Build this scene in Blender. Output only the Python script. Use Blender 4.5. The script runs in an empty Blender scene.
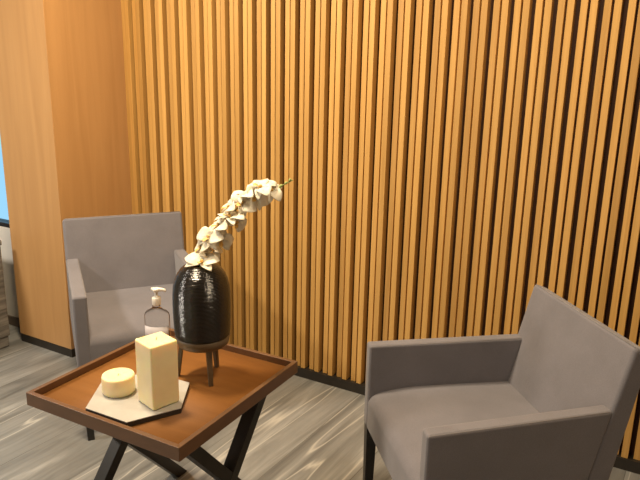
import bpy, bmesh, math, random
from mathutils import Vector, Matrix
random.seed(7)
S = bpy.context.scene
COL = S.collection
PI = math.pi

# ------------------------------------------------------------------ helpers
def link(o, parent=None):
    COL.objects.link(o)
    if parent is not None:
        o.parent = parent
    return o

def obj(name, bm, m, parent=None, bevel=0.0, seg=2, subsurf=0, smooth=True):
    """link a bmesh as ONE mesh object"""
    bmesh.ops.recalc_face_normals(bm, faces=bm.faces[:])
    me = bpy.data.meshes.new(name)
    bm.to_mesh(me); bm.free()
    for f in me.polygons:
        f.use_smooth = smooth
    me.materials.append(m)
    o = bpy.data.objects.new(name, me)
    link(o, parent)
    if bevel:
        b = o.modifiers.new('bevel', 'BEVEL')
        b.width = bevel; b.segments = seg; b.limit_method = 'ANGLE'; b.angle_limit = math.radians(35)
        b.harden_normals = True
    if subsurf:
        s = o.modifiers.new('sub', 'SUBSURF'); s.levels = subsurf; s.render_levels = subsurf
    return o

def tag(o, label, cat, group=None):
    o['label'] = label; o['category'] = cat
    if group: o['group'] = group
    return o

def thing(name, label, cat, loc=(0, 0, 0), rz=0.0, group=None):
    o = bpy.data.objects.new(name, None)
    o.empty_display_size = 0.05
    link(o); o.location = loc; o.rotation_euler = (0, 0, rz)
    return tag(o, label, cat, group)

def structure(name, bm, m, parent=None, **kw):
    kw.setdefault('smooth', False)
    o = obj(name, bm, m, parent, **kw)
    if parent is None: o['kind'] = 'structure'
    return o

def add_box(bm, x0, x1, y0, y1, z0, z1):
    v = [bm.verts.new((x, y, z)) for z in (z0, z1) for y in (y0, y1) for x in (x0, x1)]
    for f in ((0, 2, 3, 1), (4, 5, 7, 6), (0, 1, 5, 4), (2, 6, 7, 3), (0, 4, 6, 2), (1, 3, 7, 5)):
        bm.faces.new([v[i] for i in f])
    return v

def box(*a):
    bm = bmesh.new(); add_box(bm, *a); return bm

def add_prism(bm, poly, x0, x1):
    """poly = [(y, z)...] extruded along x"""
    a = [bm.verts.new((x0, y, z)) for y, z in poly]
    b = [bm.verts.new((x1, y, z)) for y, z in poly]
    n = len(poly)
    bm.faces.new(a); bm.faces.new(b[::-1])
    for i in range(n):
        bm.faces.new((a[i], b[i], b[(i + 1) % n], a[(i + 1) % n]))

def add_hull8(bm, bot, top):
    """frustum from 4 bottom points to 4 top points"""
    a = [bm.verts.new(p) for p in bot]; b = [bm.verts.new(p) for p in top]
    bm.faces.new(a); bm.faces.new(b[::-1])
    for i in range(4):
        bm.faces.new((a[i], b[i], b[(i + 1) % 4], a[(i + 1) % 4]))

def add_lathe(bm, prof, n=48, cx=0, cy=0, sx=1.0, sy=1.0, cap0=True, cap1=True):
    rings = []
    for r, z in prof:
        rings.append([bm.verts.new((cx + sx * r * math.cos(2 * PI * k / n), cy + sy * r * math.sin(2 * PI * k / n), z)) for k in range(n)])
    for a, b in zip(rings, rings[1:]):
        for k in range(n):
            bm.faces.new((a[k], a[(k + 1) % n], b[(k + 1) % n], b[k]))
    if cap0: bm.faces.new(rings[0][::-1])
    if cap1: bm.faces.new(rings[-1])

def add_tube(bm, pts, rad, n=8):
    pts = [Vector(p) for p in pts]
    rads = rad if isinstance(rad, (list, tuple)) else [rad] * len(pts)
    rings = []; prev = None
    for i, p in enumerate(pts):
        t = (pts[min(i + 1, len(pts) - 1)] - pts[max(i - 1, 0)]).normalized()
        ref = prev if prev is not None else (Vector((0, 0, 1)) if abs(t.z) < 0.9 else Vector((1, 0, 0)))
        s = (ref - t * ref.dot(t)).normalized(); prev = s
        u = t.cross(s)
        rings.append([bm.verts.new(p + (s * math.cos(2 * PI * k / n) + u * math.sin(2 * PI * k / n)) * rads[i]) for k in range(n)])
    for a, b in zip(rings, rings[1:]):
        for k in range(n):
            bm.faces.new((a[k], a[(k + 1) % n], b[(k + 1) % n], b[k]))
    bm.faces.new(rings[0][::-1]); bm.faces.new(rings[-1])

# ------------------------------------------------------------------ materials
def mat(name):
    m = bpy.data.materials.new(name); m.use_nodes = True
    nt = m.node_tree; b = nt.nodes['Principled BSDF']
    return m, nt, b

def N(nt, t, **kw):
    n = nt.nodes.new(t)
    for k, v in kw.items():
        if k in n.inputs: n.inputs[k].default_value = v
        else: setattr(n, k, v)
    return n

def ramp(nt, fac, stops):
    r = nt.nodes.new('ShaderNodeValToRGB')
    els = r.color_ramp.elements
    while len(els) < len(stops): els.new(0.5)
    for e, (p, c) in zip(els, stops):
        e.position = p; e.color = (*c, 1)
    nt.links.new(fac, r.inputs[0])
    return r.outputs[0]

def coords(nt, scale=(1, 1, 1), rot=(0, 0, 0), kind='Object'):
    tc = nt.nodes.new('ShaderNodeTexCoord'); mp = nt.nodes.new('ShaderNodeMapping')
    mp.inputs['Scale'].default_value = scale; mp.inputs['Rotation'].default_value = rot
    nt.links.new(tc.outputs[kind], mp.inputs[0]); return mp.outputs[0]

def noise(nt, vec, scale=5, detail=4, rough=0.5, dist=0.0):
    n = N(nt, 'ShaderNodeTexNoise', Scale=scale, Detail=detail, Roughness=rough, Distortion=dist)
    nt.links.new(vec, n.inputs['Vector']); return n.outputs['Fac']

def mixc(nt, fac, a, b, mode='MIX'):
    n = nt.nodes.new('ShaderNodeMix'); n.data_type = 'RGBA'; n.blend_type = mode
    for sock, v in ((0, fac), (6, a), (7, b)):
        if hasattr(v, 'default_value') and not isinstance(v, (tuple, float, int)): nt.links.new(v, n.inputs[sock])
        else: n.inputs[sock].default_value = v if sock == 0 else (*v, 1) if len(v) == 3 else v
    return n.outputs[2]

def bump(nt, b, h, strength=0.2, dist=0.01):
    n = N(nt, 'ShaderNodeBump', Strength=strength, Distance=dist)
    nt.links.new(h, n.inputs['Height']); nt.links.new(n.outputs[0], b.inputs['Normal'])

def simple(name, col, rough=0.5, metal=0.0, spec=0.5, var=0.0, vscale=20):
    m, nt, b = mat(name)
    b.inputs['Roughness'].default_value = rough; b.inputs['Metallic'].default_value = metal
    b.inputs['Specular IOR Level'].default_value = spec
    c1 = tuple(max(0, x * (1 - var)) for x in col); c2 = tuple(min(1, x * (1 + var)) for x in col)
    f = noise(nt, coords(nt), vscale, 3)
    nt.links.new(ramp(nt, f, [(0.3, c1), (0.7, c2)]), b.inputs['Base Color'])
    return m

def fabric(name, col):
    m, nt, b = mat(name)
    v = coords(nt)
    f = noise(nt, v, 9, 3)
    fine = noise(nt, v, 420, 2, 0.7)
    c = ramp(nt, f, [(0.3, tuple(x * 0.93 for x in col)), (0.7, tuple(x * 1.07 for x in col))])
    c2 = ramp(nt, fine, [(0.3, (0.86, 0.86, 0.86)), (0.7, (1.08, 1.08, 1.08))])
    nt.links.new(mixc(nt, 1.0, c, c2, 'MULTIPLY'), b.inputs['Base Color'])
    b.inputs['Roughness'].default_value = 0.92; b.inputs['Specular IOR Level'].default_value = 0.15
    b.inputs['Sheen Weight'].default_value = 0.25; b.inputs['Sheen Roughness'].default_value = 0.5
    w = N(nt, 'ShaderNodeMath', operation='ADD'); nt.links.new(f, w.inputs[0])
    fs = N(nt, 'ShaderNodeMath', operation='MULTIPLY'); fs.inputs[1].default_value = 0.12
    nt.links.new(fine, fs.inputs[0]); nt.links.new(fs.outputs[0], w.inputs[1])
    bump(nt, b, w.outputs[0], 0.35, 0.006)
    return m

def wood(name, c_dark, c_light, scale=(18, 18, 1.2), rough=0.45, coat=0.0, island=0.0, grain=2.2, spec=0.5):
    m, nt, b = mat(name)
    v = coords(nt, scale)
    if island:                                   # every board its own tone and grain
        g = nt.nodes.new('ShaderNodeNewGeometry')
        add = N(nt, 'ShaderNodeVectorMath', operation='ADD')
        mul = N(nt, 'ShaderNodeVectorMath', operation='SCALE')
        cmb = nt.nodes.new('ShaderNodeCombineXYZ')
        for i in range(3): nt.links.new(g.outputs['Random Per Island'], cmb.inputs[i])
        nt.links.new(cmb.outputs[0], mul.inputs[0]); mul.inputs['Scale'].default_value = 37.0
        nt.links.new(v, add.inputs[0]); nt.links.new(mul.outputs[0], add.inputs[1]); v = add.outputs[0]
    f = noise(nt, v, grain, 6, 0.6, 0.6)
    c = ramp(nt, f, [(0.28, c_dark), (0.72, c_light)])
    if island:
        k = ramp(nt, g.outputs['Random Per Island'], [(0.0, (1 - island, (1 - island) * 0.97, (1 - island) * 0.95)), (0.5, (1, 1, 1)), (1.0, (1 + island * .5, 1 + island * .5, 1 + island * .6))])
        c = mixc(nt, 1.0, c, k, 'MULTIPLY')
    nt.links.new(c, b.inputs['Base Color'])
    b.inputs['Roughness'].default_value = rough
    b.inputs['Specular IOR Level'].default_value = spec
    b.inputs['Coat Weight'].default_value = coat; b.inputs['Coat Roughness'].default_value = 0.25
    bump(nt, b, f, 0.06, 0.003)
    return m

M = {}
M['slat'] = wood('oak_slats', (0.50, 0.275, 0.073), (0.64, 0.375, 0.113), (30, 30, 0.8), 0.42, island=0.19)
M['panel'] = wood('veneer_panel', (0.45, 0.245, 0.095), (0.53, 0.30, 0.122), (9, 9, 0.55), 0.4, grain=2.0)
M['backing'] = simple('slat_backing', (0.05, 0.018, 0.008), 0.8, var=0.1)
M['kick'] = simple('black_baseboard', (0.022, 0.018, 0.014), 0.45, var=0.15)
M['white'] = simple('white_paint', (0.84, 0.80, 0.73), 0.7, var=0.02)
M['skirt'] = simple('brown_skirting', (0.13, 0.10, 0.075), 0.6, var=0.1)
M['plaster'] = simple('warm_plaster', (0.62, 0.56, 0.48), 0.85, var=0.02)
M['ceiling'] = simple('ceiling_paint', (0.75, 0.72, 0.68), 0.9, var=0.01)
M['fabric'] = fabric('grey_upholstery', (0.182, 0.172, 0.188))
M['seam'] = simple('grey_seam', (0.27, 0.25, 0.25), 0.9, spec=0.1)
M['legwood'] = simple('black_stained_wood', (0.014, 0.012, 0.011), 0.4, var=0.2)
M['tray'] = wood('cherry_top', (0.225, 0.090, 0.020), (0.30, 0.126, 0.031), (0.9, 10, 10), 0.5, 0.0, grain=2.2, spec=0.3)
M['rim'] = wood('cherry_rim', (0.105, 0.050, 0.022), (0.145, 0.070, 0.031), (3, 3, 10), 0.38, 0.1)
M['xleg'] = simple('dark_metal_leg', (0.016, 0.013, 0.010), 0.42, var=0.2)
M['bronze'] = wood('bronze_stand', (0.085, 0.055, 0.028), (0.13, 0.088, 0.046), (20, 20, 3), 0.45)
M['frame'] = simple('black_window_frame', (0.02, 0.02, 0.022), 0.4, var=0.1)
M['stem'] = simple('stem_green', (0.20, 0.27, 0.07), 0.5, var=0.25, vscale=60)
M['bud'] = simple('bud_green', (0.36, 0.42, 0.12), 0.5, var=0.2, vscale=60)
M['pump'] = simple('white_plastic', (0.80, 0.76, 0.68), 0.3, var=0.01)
M['label'] = simple('pale_label', (0.47, 0.44, 0.46), 0.45, var=0.06, vscale=60)
M['wick'] = simple('wick', (0.55, 0.42, 0.24), 0.9, var=0.1)

m, nt, b = mat('petal_white')
v = coords(nt); f = noise(nt, v, 40, 3)
nt.links.new(ramp(nt, f, [(0.3, (0.68, 0.62, 0.48)), (0.7, (0.80, 0.735, 0.58))]), b.inputs['Base Color'])
b.inputs['Roughness'].default_value = 0.55
b.inputs['Subsurface Weight'].default_value = 0.25; b.inputs['Subsurface Radius'].default_value = (0.01, 0.009, 0.007); b.inputs['Subsurface Scale'].default_value = 0.5
M['petal'] = m
M['lip'] = simple('lip_yellow', (0.70, 0.45, 0.14), 0.5, var=0.25, vscale=120)

m, nt, b = mat('candle_wax')
f = noise(nt, coords(nt), 25, 3)
nt.links.new(ramp(nt, f, [(0.3, (0.88, 0.755, 0.45)), (0.7, (0.92, 0.795, 0.50))]), b.inputs['Base Color'])
b.inputs['Roughness'].default_value = 0.4
b.inputs['Subsurface Weight'].default_value = 0.6; b.inputs['Subsurface Radius'].default_value = (0.03, 0.018, 0.006); b.inputs['Subsurface Scale'].default_value = 0.6
M['wax'] = m

m, nt, b = mat('vase_glaze')                     # black glaze over fine combed ribs
v = coords(nt)
f = noise(nt, v, 30, 4)
nt.links.new(ramp(nt, f, [(0.35, (0.006, 0.005, 0.004)), (0.75, (0.016, 0.012, 0.009))]), b.inputs['Base Color'])
b.inputs['Roughness'].default_value = 0.13
b.inputs['Specular IOR Level'].default_value = 0.6
vo = noise(nt, v, 150, 3, 0.6)
bump(nt, b, vo, 0.35, 0.002)
M['glaze'] = m

m, nt, b = mat('stone_board')
f = noise(nt, coords(nt), 14, 5, 0.6, 0.5)
nt.links.new(ramp(nt, f, [(0.3, (0.40, 0.38, 0.345)), (0.7, (0.47, 0.45, 0.41))]), b.inputs['Base Color'])
b.inputs['Roughness'].default_value = 0.45
M['board'] = m
M['boardedge'] = simple('dark_board_edge', (0.035, 0.03, 0.026), 0.6, var=0.2)

m, nt, b = mat('clear_gel')
b.inputs['Base Color'].default_value = (0.95, 0.95, 0.94, 1)
b.inputs['Transmission Weight'].default_value = 1.0; b.inputs['Roughness'].default_value = 0.06; b.inputs['IOR'].default_value = 1.12
M['gel'] = m

m, nt, b = mat('window_glass')
b.inputs['Base Color'].default_value = (0.9, 0.97, 1, 1)
b.inputs['Transmission Weight'].default_value = 1.0; b.inputs['Roughness'].default_value = 0.0; b.inputs['IOR'].default_value = 1.02
M['glass'] = m

# floor: grey wood-look planks running towards the slatted wall
m, nt, b = mat('plank_floor')
tc = nt.nodes.new('ShaderNodeTexCoord')
mp = nt.nodes.new('ShaderNodeMapping'); mp.inputs['Rotation'].default_value = (0, 0, PI / 2 + 0.03); mp.inputs['Location'].default_value = (0.3, 0.07, 0)
nt.links.new(tc.outputs['Object'], mp.inputs[0])
br = N(nt, 'ShaderNodeTexBrick', Scale=1.0)
br.inputs['Brick Width'].default_value = 4.3; br.inputs['Row Height'].default_value = 0.30; br.inputs['Mortar Size'].default_value = 0.0012
br.inputs['Color1'].default_value = (0.25, 0.25, 0.25, 1); br.inputs['Color2'].default_value = (0.75, 0.75, 0.75, 1); br.inputs['Mortar'].default_value = (0, 0, 0, 1)
nt.links.new(mp.outputs[0], br.inputs['Vector'])
off = N(nt, 'ShaderNodeVectorMath', operation='SCALE'); off.inputs['Scale'].default_value = 9.0
nt.links.new(br.outputs['Color'], off.inputs[0])
def stretched(sx, sy):
    q = N(nt, 'ShaderNodeVectorMath', operation='MULTIPLY'); q.inputs[1].default_value = (sx, sy, 1.0)
    nt.links.new(mp.outputs[0], q.inputs[0])
    w = N(nt, 'ShaderNodeVectorMath', operation='ADD'); nt.links.new(q.outputs[0], w.inputs[0]); nt.links.new(off.outputs[0], w.inputs[1])
    return w.outputs[0]
f1 = noise(nt, stretched(0.8, 7.0), 1.3, 6, 0.6, 0.9)
f2 = noise(nt, stretched(1.1, 24.0), 1.6, 5, 0.65, 0.5)
f3 = noise(nt, stretched(0.30, 3.6), 1.3, 3, 0.5, 0.35)
base = ramp(nt, f1, [(0.28, (0.105, 0.105, 0.100)), (0.45, (0.188, 0.188, 0.180)), (0.58, (0.245, 0.245, 0.235)), (0.74, (0.39, 0.388, 0.37))])
fine = ramp(nt, f2, [(0.3, (0.84, 0.84, 0.83)), (0.5, (1.0, 1.0, 1.0)), (0.70, (1.15, 1.15, 1.14))])
c = mixc(nt, 1.0, base, fine, 'MULTIPLY')
sb_ = N(nt, 'ShaderNodeMath', operation='SUBTRACT'); sb_.inputs[1].default_value = 0.5; nt.links.new(f3, sb_.inputs[0])
ab_ = N(nt, 'ShaderNodeMath', operation='ABSOLUTE'); nt.links.new(sb_.outputs[0], ab_.inputs[0])
vein = ramp(nt, ab_.outputs[0], [(0.0, (0.75, 0.75, 0.75)), (0.010, (0, 0, 0))])
c = mixc(nt, vein, c, (0.52, 0.50, 0.45))
tone = ramp(nt, br.outputs['Color'], [(0.0, (0.45, 0.43, 0.4)), (0.2, (0.88, 0.88, 0.88)), (0.8, (1.1, 1.1, 1.1))])
c = mixc(nt, 1.0, c, tone, 'MULTIPLY')
nt.links.new(c, b.inputs['Base Color'])
b.inputs['Roughness'].default_value = 0.38; b.inputs['Specular IOR Level'].default_value = 0.4
bump(nt, b, f1, 0.08, 0.003)
M['floor'] = m

m, nt, b = mat('striped_stone')
f = noise(nt, coords(nt, (1.2, 1.2, 22)), 2.2, 6, 0.65, 0.4)
nt.links.new(ramp(nt, f, [(0.28, (0.055, 0.05, 0.045)), (0.5, (0.15, 0.14, 0.125)), (0.74, (0.30, 0.28, 0.25))]), b.inputs['Base Color'])
b.inputs['Roughness'].default_value = 0.5
M['stone'] = m

# ------------------------------------------------------------------ camera
CAM = Vector((0, -2.6543, 1.55))
Fv = Vector((-0.47982866, 0.83947607, -0.25503799))
Rv = Vector((0.86532571, 0.50079544, 0.02038014))
Uv = Vector((-0.1448305, 0.21091195, 0.96671623))
cam = bpy.data.cameras.new('camera'); cam.sensor_width = 36; cam.lens = 657.88 / 640 * 36; cam.clip_start = 0.05
co = bpy.data.objects.new('camera', cam); COL.objects.link(co)
mw = Matrix.Identity(4)
for i in range(3):
    mw[i][0] = Rv[i]; mw[i][1] = Uv[i]; mw[i][2] = -Fv[i]; mw[i][3] = CAM[i]
co.matrix_world = mw
S.camera = co

# ------------------------------------------------------------------ the room
XL, XR, YF, ZC = -6.0, 1.5, -5.2, 2.75
structure('floor', box(XL, XR, YF, 0.2, -0.05, 0), M['floor'])
structure('ceiling', box(XL, XR, YF, 0.2, ZC, ZC + 0.05), M['ceiling'])
structure('wall_left', box(XL - 0.1, XL, YF, 0.2, 0, ZC), M['plaster'])
structure('wall_right', box(XR, XR + 0.1, YF, 0.2, 0, ZC), M['plaster'])
structure('wall_front', box(XL, XR, YF - 0.1, YF, 0, ZC), M['plaster'])

# slatted wall: pairs of battens, one set back behind the other, pairs set apart by a wider gap
X0, P = -2.7653, 0.0800
bm = bmesh.new()
i = 0
while X0 - 0.0065 + P * i + 0.064 < XR:
    a = X0 - 0.0065 + P * i
    if i == 0: a += 0.001
    add_box(bm, a, a + 0.0250, 0.011, 0.042, 0.05, ZC)             # set-back batten
    add_box(bm, a + 0.0352, a + 0.0605, 0.0, 0.042, 0.05, ZC)      # proud batten
    i += 1
structure('wall_back', box(-3.1, XR, 0.042, 0.12, 0, ZC), M['backing'])
wb = bpy.data.objects['wall_back']
structure('slats', bm, M['slat'], wb, bevel=0.0012, seg=1)
structure('baseboard_back', box(-2.7715, XR, -0.006, 0.0415, 0, 0.05), M['kick'])

# wood-veneered column that ends the slatted wall
structure('wall_column', box(-3.1975, -2.7718, -0.4755, 0.0415, 0.048, ZC), M['panel'], bevel=0.002, seg=1)
structure('baseboard_column', box(-3.1945, -2.7748, -0.4725, 0.04, 0, 0.048), M['kick'])

# white window wall behind the column
YW = -0.345
bm = bmesh.new()
add_box(bm, XL, -3.1985, YW, YW + 0.12, 0, 0.61)
add_box(bm, XL, -3.1985, YW, YW + 0.12, 2.2, ZC)
add_box(bm, XL, -5.3, YW, YW + 0.12, 0.61, 2.2)
add_box(bm, -3.26, -3.1985, YW, YW + 0.12, 0.61, 2.2)
structure('wall_window', bm, M['white'])
structure('baseboard_window', box(XL, -3.1985, YW - 0.012, YW - 0.0005, 0, 0.055), M['skirt'])
bm = bmesh.new()
add_box(bm, -5.3, -3.26, YW + 0.0, YW + 0.06, 0.61, 0.635)
add_box(bm, -5.3, -3.26, YW + 0.0, YW + 0.06, 2.175, 2.2)
add_box(bm, -5.3, -5.275, YW + 0.0, YW + 0.06, 0.635, 2.175)
add_box(bm, -3.285, -3.26, YW + 0.0, YW + 0.06, 0.635, 2.175)
w1 = structure('window_1', bm, M['frame'])
structure('window_pane', box(-5.275, -3.285, YW + 0.03, YW + 0.034, 0.635, 2.175), M['glass'], w1)

# ------------------------------------------------------------------ stone counter at the left edge
ct = thing('storage_counter', 'low grey stone-striped counter at the left edge, beside the wood column', 'counter', (-3.58, -1.05, 0))
obj('body', box(-0.40, 0.40, -0.5, 0.50, 0.065, 0.585), M['stone'], ct, 0.004)
obj('top', box(-0.405, 0.405, -0.505, 0.505, 0.585, 0.615), M['stone'], ct, 0.004)
obj('plinth', box(-0.395, 0.395, -0.495, 0.495, 0.0, 0.065), M['stone'], ct, 0.008)

# ------------------------------------------------------------------ armchairs
HA, HR, HF, HB = 0.643, 0.651, 0.334, 0.837
SL = 0.240                                             # rake of the back
def vfront(z): return 0.539 + SL * (z - 0.640)
def make_armchair(label, loc, a, WF, WB, TB):
    """WF, WB = width over the arms at the front and at the back; TB = arm thickness"""
    t = thing('armchair', label, 'armchair', loc, a - PI / 2, 'grey upholstered armchairs')
    h, hb = WF / 2, WB / 2
    def hx(y): return h + (hb - h) * min(1, y / 0.55)
    # seat: one upholstered block, crowned, with a soft rolled front edge
    bm = bmesh.new()
    nu, nv = 14, 30
    RF = 0.026
    y0, y1 = 0.002, vfront(0.48) + 0.015
    grid = []
    for jy in range(nv + 1):
        q = jy / nv
        y = y0 + (y1 - y0) * q ** 1.9
        d = y - y0
        xe = hx(y) - TB + 0.004
        row = []
        for ix in range(nu + 1):
            e = ix / nu * 2 - 1
            z = 0.452 + 0.036 * (1 - math.exp(-d / 0.07)) + 0.006 * (1 - e ** 4) * math.sin(PI * min(1, d / (y1 - y0)))
            if d < RF: z -= RF - math.sqrt(max(0, RF ** 2 - (RF - d) ** 2))
            row.append(bm.verts.new((xe * e, y, z)))
        grid.append(row)
    for jy in range(nv):
        for ix in range(nu):
            bm.faces.new((grid[jy][ix], grid[jy][ix + 1], grid[jy + 1][ix + 1], grid[jy + 1][ix]))
    ring = [v for v in grid[0]] + [grid[j][nu] for j in range(1, nv + 1)] + [grid[nv][k] for k in range(nu - 1, -1, -1)] + [grid[j][0] for j in range(nv - 1, 0, -1)]
    low = [bm.verts.new((v.co.x, v.co.y, HF + 0.001)) for v in ring]
    n = len(ring)
    for k in range(n):
        bm.faces.new((ring[k], low[k], low[(k + 1) % n], ring[(k + 1) % n]))
    bm.faces.new(low)
    obj('seat', bm, M['fabric'], t, 0.004, 2)
    # backrest: raked panel across the full width
    bm = bmesh.new()
    add_prism(bm, [(vfront(HF), HF), (vfront(HB), HB), (vfront(HB) + 0.055, HB - 0.022), (vfront(HF) + 0.085, HF)], -hb, hb)
    bk = obj('backrest', bm, M['fabric'], t, 0.013, 4)
    bm = bmesh.new()
    add_tube(bm, [(-hb + 0.010, vfront(HB) + 0.004, HB - 0.0035), (hb - 0.010, vfront(HB) + 0.004, HB - 0.0035)], 0.0016, 6)
    obj('seam', bm, M['seam'], bk)
    for s in (-1, 1):
        bm = bmesh.new()
        prof = [(0, HF), (0, HA), (vfront(HR) + 0.006, HR), (vfront(HF) + 0.006, HF)]
        o_ = [bm.verts.new((s * hx(y), y, z)) for y, z in prof]
        i_ = [bm.verts.new((s * (hx(y) - TB), y, z)) for y, z in prof]
        bm.faces.new(o_); bm.faces.new(i_[::-1])
        for k in range(4): bm.faces.new((o_[k], i_[k], i_[(k + 1) % 4], o_[(k + 1) % 4]))
        ar = obj('armrest', bm, M['fabric'], t, 0.010, 4)
        bm = bmesh.new()
        for q in (0.004, TB - 0.004):
            ye = vfront(HA) - 0.003
            add_tube(bm, [(s * (h - q), 0.004, HF + 0.01), (s * (h - q), 0.004, HA - 0.012), (s * (h - q), 0.0045, HA - 0.0045), (s * (hx(.012) - q), 0.012, HA - 0.0035), (s * (hx(ye) - q), ye, HR - 0.0035)], 0.0016, 6)
        obj('seam', bm, M['seam'], ar)
    r = 0.019; rb = 0.0135
    for s in (-1, 1):
        for (yt, yb) in ((0.022, 0.016), (0.49, 0.565)):
            bm = bmesh.new()
            xt = s * (hx(yt) - 0.021); xb = s * (hx(yt) - 0.032)
            add_hull8(bm, [(xb - rb, yb - rb, 0), (xb + rb, yb - rb, 0), (xb + rb, yb + rb, 0), (xb - rb, yb + rb, 0)],
                      [(xt - r, yt - r, HF + 0.004), (xt + r, yt - r, HF + 0.004), (xt + r, yt + r, HF + 0.004), (xt - r, yt + r, HF + 0.004)])
            obj('leg', bm, M['legwood'], t, 0.002, 1)
    return t
make_armchair('grey upholstered armchair at the right, with its back towards the slatted wall, nearer the camera', (-0.695, -0.982, 0), 0.714, 0.612, 0.556, 0.046)
make_armchair('grey upholstered armchair at the left, against the plain wood column, behind the tray table', (-1.8973, -0.7794, 0), 2.5013, 0.568, 0.560, 0.056)

# ------------------------------------------------------------------ tray table
TX, TY, TA, TW, TD, TH = -1.3315, -1.2526, 0.0261, 0.578, 0.596, 0.6055
tb = thing('tray_table', 'cherry-brown tray-top side table on crossed dark legs, between the two armchairs', 'side table', (TX, TY, 0), TA)
hw, hd = TW / 2, TD / 2
ZB, ZT = TH - 0.040, TH - 0.022                          # underside and tray floor
obj('tabletop', box(-hw + 0.011, hw - 0.011, -hd + 0.011, hd - 0.011, ZB, ZT), M['tray'], tb)
def rim(a, b, c, d):
    bm = bmesh.new()
    # mitred length of edging: outer a->b, inner d<-c
    add_hull8(bm, [(*a, ZB - 0.001), (*b, ZB - 0.001), (*c, ZB - 0.001), (*d, ZB - 0.001)], [(*a, TH), (*b, TH), (*c, TH), (*d, TH)])
    obj('rim', bm, M['rim'], tb, 0.0015, 2)
t_ = 0.015
o4 = [(-hw, -hd), (hw, -hd), (hw, hd), (-hw, hd)]
i4 = [(-hw + t_, -hd + t_), (hw - t_, -hd + t_), (hw - t_, hd - t_), (-hw + t_, hd - t_)]
for k in range(4):
    rim(o4[k], o4[(k + 1) % 4], i4[(k + 1) % 4], i4[k])
def xleg(u0, vt, vb, ht=0.021):
    bm = bmesh.new()
    k = math.hypot(vt - vb, ZB) / ZB * 0.0195             # half width measured along y
    add_hull8(bm, [(u0 - ht, vb - k, 0), (u0 + ht, vb - k, 0), (u0 + ht, vb + k, 0), (u0 - ht, vb + k, 0)],
              [(u0 - ht, vt - k, ZB), (u0 + ht, vt - k, ZB), (u0 + ht, vt + k, ZB), (u0 - ht, vt + k, ZB)])
    obj('leg', bm, M['xleg'], tb, 0.0015, 1)
xleg(0.205, 0.232, -0.225, 0.0215); xleg(0.204, -0.215, 0.275)
xleg(-0.214, 0.195, -0.290, 0.0215); xleg(-0.243, -0.200, 0.300)

# ------------------------------------------------------------------ hexagonal board and candles
HB_T = 0.017
cx, cy, hr = -1.3285, -1.385, 0.1555
ang0 = math.atan2(-1.5222 - cy, -1.4009 - cx)
bd = thing('serving_board', 'pale stone hexagonal board with dark edge, under both candles', 'board', (cx, cy, ZT + 0.0006))
def hexbm(r, z0, z1):
    bm = bmesh.new()
    a = [bm.verts.new((r * math.cos(ang0 + k * PI / 3), r * math.sin(ang0 + k * PI / 3), z0)) for k in range(6)]
    b = [bm.verts.new((v.co.x, v.co.y, z1)) for v in a]
    bm.faces.new(a[::-1]); bm.faces.new(b)
    for k in range(6): bm.faces.new((a[k], a[(k + 1) % 6], b[(k + 1) % 6], b[k]))
    return bm
obj('base', hexbm(hr, 0.0, HB_T - 0.003), M['boardedge'], bd, 0.001, 1)
obj('stone_top', hexbm(hr, HB_T - 0.003, HB_T), M['board'], bd, 0.001, 1)
ZH = ZT + HB_T + 0.0012

c1 = thing('pillar_candle', 'tall square cream pillar candle on the hexagonal board', 'candle', (-1.2535, -1.384, ZH), math.radians(74.5))
bm = bmesh.new()
s = 0.0438
v = add_box(bm, -s, s, -s, s, 0, 0.194)
bmesh.ops.subdivide_edges(bm, edges=bm.edges[:], cuts=6, use_grid_fill=True)
for q in bm.verts:                                        # dished top, slightly soft sides
    if q.co.z > 0.193:
        d = max(abs(q.co.x), abs(q.co.y)) / s
        q.co.z -= 0.004 * max(0, 1 - d ** 3)
obj('wax', bm, M['wax'], c1, 0.006, 3)
bm = bmesh.new(); add_tube(bm, [(0, 0, 0.188), (0.001, 0, 0.195), (0.003, 0.001, 0.199)], 0.0012, 6)
obj('wick', bm, M['wick'], c1)

c2 = thing('round_candle', 'short round cream candle on the hexagonal board', 'candle', (-1.396, -1.401, ZH))
bm = bmesh.new()
R2 = 0.0475
add_lathe(bm, [(R2 - 0.003, 0), (R2, 0.003), (R2 + 0.0005, 0.03), (R2, 0.050), (R2 - 0.0015, 0.0535), (R2 - 0.005, 0.055), (R2 - 0.012, 0.0535), (0.012, 0.051), (0.001, 0.0505)], 56)
obj('wax', bm, M['wax'], c2)
bm = bmesh.new(); add_tube(bm, [(0, 0, 0.050), (0.001, 0, 0.054), (0.003, 0.001, 0.057)], 0.0012, 6)
obj('wick', bm, M['wick'], c2)

# ------------------------------------------------------------------ vase on its stand
VX, VY = -1.2705, -1.1625
vs = thing('vase', 'black ribbed dome-shouldered vase on a bronze three-legged stand, holding the orchids', 'vase', (VX, VY, ZT + 0.0006))
z0 = 0.146
prof = [(0.076, z0), (0.0845, z0 + .003), (0.0865, z0 + .015), (0.0885, z0 + .06), (0.089, z0 + .105), (0.0885, z0 + .135), (0.086, z0 + .160),
        (0.081, z0 + .180), (0.073, z0 + .199), (0.063, z0 + .213), (0.051, z0 + .223), (0.041, z0 + .228), (0.037, z0 + .229), (0.035, z0 + .227),
        (0.036, z0 + .21), (0.06, z0 + .18), (0.075, z0 + .12), (0.07, z0 + .02), (0.001, z0 + .012)]
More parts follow.
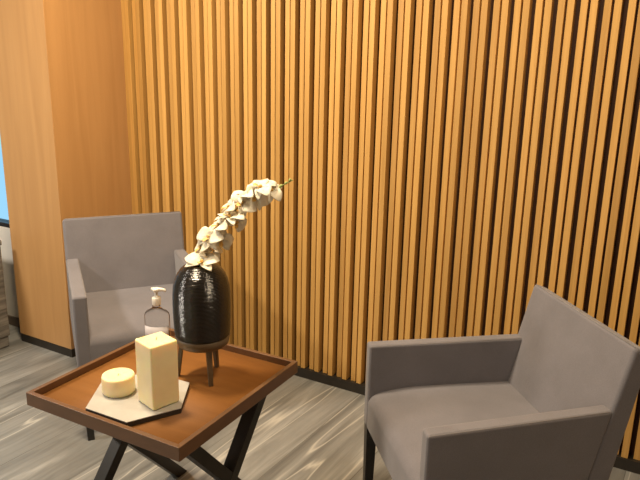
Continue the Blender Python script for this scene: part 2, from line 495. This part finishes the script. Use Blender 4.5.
# wheel-thrown ribs over the outer wall
outer = prof[1:12]
rp = []
nz = 440
za, zb = outer[0][1], outer[-1][1]
for k in range(nz + 1):
    z = za + (zb - za) * k / nz
    for (ra_, z1), (rb2, z2) in zip(outer, outer[1:]):
        if z1 <= z <= z2 + 1e-9:
            f_ = (z - z1) / (z2 - z1); rr = ra_ + (rb2 - ra_) * f_; break
    rp.append((rr + 0.0008 * math.cos(2 * PI * (z - za) / 0.0042), z))
sm_ = [rp[0]] + [((rp[k - 1][0] + 2 * rp[k][0] + rp[k + 1][0]) / 4, rp[k][1]) for k in range(1, nz)] + [rp[-1]]
bm = bmesh.new(); add_lathe(bm, [prof[0]] + sm_ + prof[12:], 72, cap0=True, cap1=True)
obj('body', bm, M['glaze'], vs)
bm = bmesh.new()
add_lathe(bm, [(0.066, z0 - .034), (0.074, z0 - .033), (0.080, z0 - .028), (0.0865, z0 - .003), (0.082, z0 - .0005), (0.03, z0 - .0004)], 56)
obj('stand_ring', bm, M['bronze'], vs)
for (lx, ly) in ((-1.2082 - VX, -1.2034 - VY), (-1.2768 - VX, -1.0883 - VY), (-1.342 - VX, -1.205 - VY)):
    d = Vector((lx, ly, 0)); u = d.normalized(); p = Vector((-u.y, u.x, 0))
    bm = bmesh.new()
    a, bq = d * 0.99, d * 0.80
    def qd(c, w, k, z): return [tuple(c + u * i * w + p * j * k + Vector((0, 0, z))) for i, j in ((-1, -1), (1, -1), (1, 1), (-1, 1))]
    add_hull8(bm, qd(a, 0.0065, 0.0065, 0), qd(bq, 0.007, 0.0095, z0 - .028))
    obj('leg', bm, M['bronze'], vs, 0.002, 2)

# ------------------------------------------------------------------ orchid spray
oc = thing('orchid_spray', 'arching spray of white orchids standing in the black vase', 'flowers', (VX, VY, ZT + z0 + 0.016))
OB = Vector((VX, VY, ZT + z0 + 0.016))
path = [(-1.2757, -1.1654, 0.755), (-1.2765, -1.160, 0.86), (-1.2775, -1.153, 0.962), (-1.268, -1.115, 1.030), (-1.232, -1.066, 1.098), (-1.187, -1.024, 1.145), (-1.128, -0.984, 1.176), (-1.078, -0.945, 1.208)]
def catmull(P, n=8):
    P = [Vector(q) for q in P]; P = [P[0] * 2 - P[1]] + P + [P[-1] * 2 - P[-2]]
    out = []
    for k in range(1, len(P) - 2):
        for j in range(n):
            t = j / n
            a, b_, c_, d_ = P[k - 1], P[k], P[k + 1], P[k + 2]
            out.append(0.5 * ((2 * b_) + (c_ - a) * t + (2 * a - 5 * b_ + 4 * c_ - d_) * t * t + (3 * b_ - a - 3 * c_ + d_) * t ** 3))
    return out + [P[-2]]
sp = [q - OB for q in catmull(path)]
bm = bmesh.new(); add_tube(bm, sp, [0.0032 - 0.0018 * k / len(sp) for k in range(len(sp))], 8)
obj('stem', bm, M['stem'], oc)

def add_petal(bm, ang, L, Wd, cup, droop, base=0.003, n=7, mwid=5):
    """a rounded, cupped petal in the XY plane pointing along ang, flower faces +Z"""
    ca, sa = math.cos(ang), math.sin(ang)
    rows = []
    for i in range(n + 1):
        t = i / n
        w = Wd * (math.sin(PI * min(1, 0.08 + 0.92 * t ** 0.8)) ** 0.75 * 0.98 + 0.03) * 0.5
        row = []
        for j in range(mwid + 1):
            s = j / mwid * 2 - 1
            x = base + L * t; y = w * s
            z = cup * math.sin(PI * t * 0.9) * 0.4 - droop * t * t + 0.18 * abs(s) ** 2 * w + 0.03 * w * math.sin(9 * t + 3 * s)
            row.append(bm.verts.new((x * ca - y * sa, x * sa + y * ca, z)))
        rows.append(row)
    for i in range(n):
        for j in range(mwid):
            bm.faces.new((rows[i][j], rows[i][j + 1], rows[i + 1][j + 1], rows[i + 1][j]))

def flower(pos, face, up, size, droop=0.25):
    zax = Vector(face).normalized(); yax = (Vector(up) - zax * Vector(up).dot(zax)).normalized(); xax = yax.cross(zax)
    mt = Matrix((xax, yax, zax)).transposed().to_4x4(); mt.translation = Vector(pos) - OB
    bm = bmesh.new(); L = size
    for a in (90, 215, 325): add_petal(bm, math.radians(a + random.uniform(-8, 8)), L * random.uniform(.88, 1.0), L * 0.55, L * .3, L * droop * random.uniform(.6, 1.3))
    for a in (12, 168): add_petal(bm, math.radians(a + random.uniform(-8, 8)), L * random.uniform(.95, 1.08), L * 0.98, L * .35, L * droop * random.uniform(.5, 1.2))
    o = obj('flower', bm, M['petal'], oc)
    so = o.modifiers.new('thick', 'SOLIDIFY'); so.thickness = 0.0009
    o.matrix_local = mt
    bm = bmesh.new()
    add_petal(bm, math.radians(270), L * .42, L * .32, L * .5, -L * .25)
    bmesh.ops.create_uvsphere(bm, u_segments=10, v_segments=6, radius=L * 0.10, matrix=Matrix.Translation((0, 0, L * 0.10)))
    l = obj('lip', bm, M['lip'], o)
    so = l.modifiers.new('thick', 'SOLIDIFY'); so.thickness = 0.0008
    return o

blooms = [  # place, facing, up, petal length, droop
    ((-1.2569, -1.1732, 0.9696), (0.158, -0.428, 0.882), (-0.202, 0.513, 0.892), 0.054, 0.05),
    ((-1.2612, -1.1195, 0.9974), (0.598, -0.162, 0.694), (0.115, 0.361, 0.973), 0.036, 0.2),
    ((-1.2826, -1.1457, 1.0065), (-0.481, -0.778, 0.305), (0.115, 0.361, 0.973), 0.044, 0.3),
    ((-1.257, -1.1375, 1.0402), (-0.02, -0.788, 0.583), (0.028, 0.311, 0.971), 0.05, 0.25),
    ((-1.2326, -1.1104, 1.0285), (0.802, -0.488, 0.02), (0.115, 0.361, 0.973), 0.046, 0.3),
    ((-1.2409, -1.1084, 1.0743), (-0.366, -0.594, 0.695), (0.288, 0.461, 0.977), 0.047, 0.3),
    ((-1.2117, -1.091, 1.1), (-0.018, -0.207, 0.922), (0.028, 0.311, 0.971), 0.052, 0.15),
    ((-1.204, -1.0663, 1.0806), (0.812, -0.401, -0.101), (0.547, 0.612, 0.983), 0.042, 0.3),
    ((-1.2309, -1.0705, 1.1253), (-0.457, -0.535, 0.669), (0.374, 0.511, 0.979), 0.044, 0.3),
    ((-1.1897, -1.0589, 1.1409), (0.381, -0.682, 0.568), (0.547, 0.612, 0.983), 0.048, 0.25),
    ((-1.1974, -1.0379, 1.1616), (-0.405, -0.334, 0.84), (0.547, 0.612, 0.983), 0.046, 0.3),
    ((-1.1598, -1.0271, 1.158), (0.691, -0.605, 0.236), (0.72, 0.712, 0.987), 0.042, 0.25),
    ((-1.1499, -1.0146, 1.1884), (0.093, -0.396, 0.876), (0.778, 0.627, 0.6), 0.05, 0.25),
    ((-1.1226, -0.9947, 1.179), (0.586, -0.437, 0.597), (0.793, 0.606, 0.504), 0.04, 0.3),
]
for bloom in blooms:
    flower(*bloom)
for (q, r) in (((-1.1058, -0.9699, 1.1898), 0.0052), ((-1.0938, -0.9602, 1.199), 0.0046), ((-1.0844, -0.9521, 1.2083), 0.0042)):
    bm = bmesh.new()
    bmesh.ops.create_uvsphere(bm, u_segments=12, v_segments=8, radius=r)
    for vtx in bm.verts: vtx.co.z *= 1.35
    o = obj('bud', bm, M['bud'], oc); o.location = Vector(q) - OB
    o.rotation_euler = (0.3, 0.8, 0)

# ------------------------------------------------------------------ hand sanitiser
sb = thing('pump_bottle', 'clear pump bottle of hand gel with white pump, behind the square candle', 'bottle', (-1.543, -1.080, ZT + 0.0006), math.radians(28))
sb.scale = (1.0, 1.0, 1.0)
bm = bmesh.new()
prof = [(0.030, 0), (0.035, 0.003), (0.036, 0.01), (0.036, 0.100), (0.0345, 0.108), (0.029, 0.115), (0.018, 0.121), (0.0125, 0.125), (0.0125, 0.1325)]
add_lathe(bm, [(r_, z * 1.205) for r_, z in prof], 40, sx=1.22, sy=0.72)
obj('bottle_body', bm, M['gel'], sb)
bm = bmesh.new()                                          # label wrapped on the front
n = 20
ra, rb_ = 0.036 * 1.22 + 0.0006, 0.036 * 0.72 + 0.0006
rows = []
for z in (0.018, 0.088):
    rows.append([bm.verts.new((ra * math.cos(a), rb_ * math.sin(a), z)) for a in [math.radians(-158 + 136 * k / n) for k in range(n + 1)]])
for k in range(n): bm.faces.new((rows[0][k], rows[0][k + 1], rows[1][k + 1], rows[1][k]))
lb = obj('label', bm, M['label'], sb); so = lb.modifiers.new('thick', 'SOLIDIFY'); so.thickness = 0.0004; so.offset = 1
bm = bmesh.new()
add_lathe(bm, [(0.0145, 0.1465), (0.0150, 0.149), (0.0150, 0.171), (0.0135, 0.1745), (0.007, 0.1765), (0.0065, 0.178), (0.0050, 0.179), (0.0050, 0.198)], 28)
pm = obj('pump', bm, M['pump'], sb); pm.location = (0, 0, 0.0145)
bm = bmesh.new()
add_lathe(bm, [(0.010, 0.194), (0.0125, 0.196), (0.0125, 0.203), (0.010, 0.206), (0.002, 0.2065)], 24)
add_tube(bm, [(-0.016, 0, 0.202), (0.004, 0, 0.2025), (0.022, 0, 0.2015), (0.030, 0, 0.200), (0.033, 0, 0.195)], [0.006, 0.0075, 0.006, 0.005, 0.0045], 10)
obj('nozzle', bm, M['pump'], pm)

# ------------------------------------------------------------------ light
def area(name, loc, power, size, col=(1, 0.74, 0.44), spread=PI, aim=None):
    l = bpy.data.lights.new(name, 'AREA'); l.shape = 'DISK'; l.size = size; l.energy = power; l.color = col; l.spread = spread
    o = bpy.data.objects.new(name, l); link(o); o.location = loc
    if aim is not None:
        o.rotation_euler = (Vector(aim) - Vector(loc)).to_track_quat('-Z', 'Y').to_euler()
    return o
WARM = (1.0, 0.80, 0.54)
NEUT = (1.0, 0.91, 0.79)
area('ceiling_lamp', (-0.40, -1.05, ZC - 0.02), 16, 0.3, WARM)
area('ceiling_lamp', (-1.8, -1.2, ZC - 0.02), 45, 0.3, WARM)
area('ceiling_lamp', (-3.5, -2.6, ZC - 0.02), 58, 0.5, NEUT)
fill = area('front_fill', (-2.0, YF + 0.03, 1.25), 8, 0.6, (1.0, 0.93, 0.84), aim=(-1.8, 0, 1.2))  # added front fill from behind the camera, stands for no real door
fill.data.shape = 'RECTANGLE'; fill.data.size = 0.45; fill.data.size_y = 2.1
wd = bpy.data.worlds.new('World'); S.world = wd; wd.use_nodes = True
bg = wd.node_tree.nodes['Background']; bg.inputs[0].default_value = (0.26, 0.49, 0.66, 1); bg.inputs[1].default_value = 1.0

# ------------------------------------------------------------------ view
vsx = S.view_settings
vsx.view_transform = 'Standard'; vsx.look = 'None'; vsx.gamma = 1; vsx.use_curve_mapping = False
vsx.exposure = 0.6
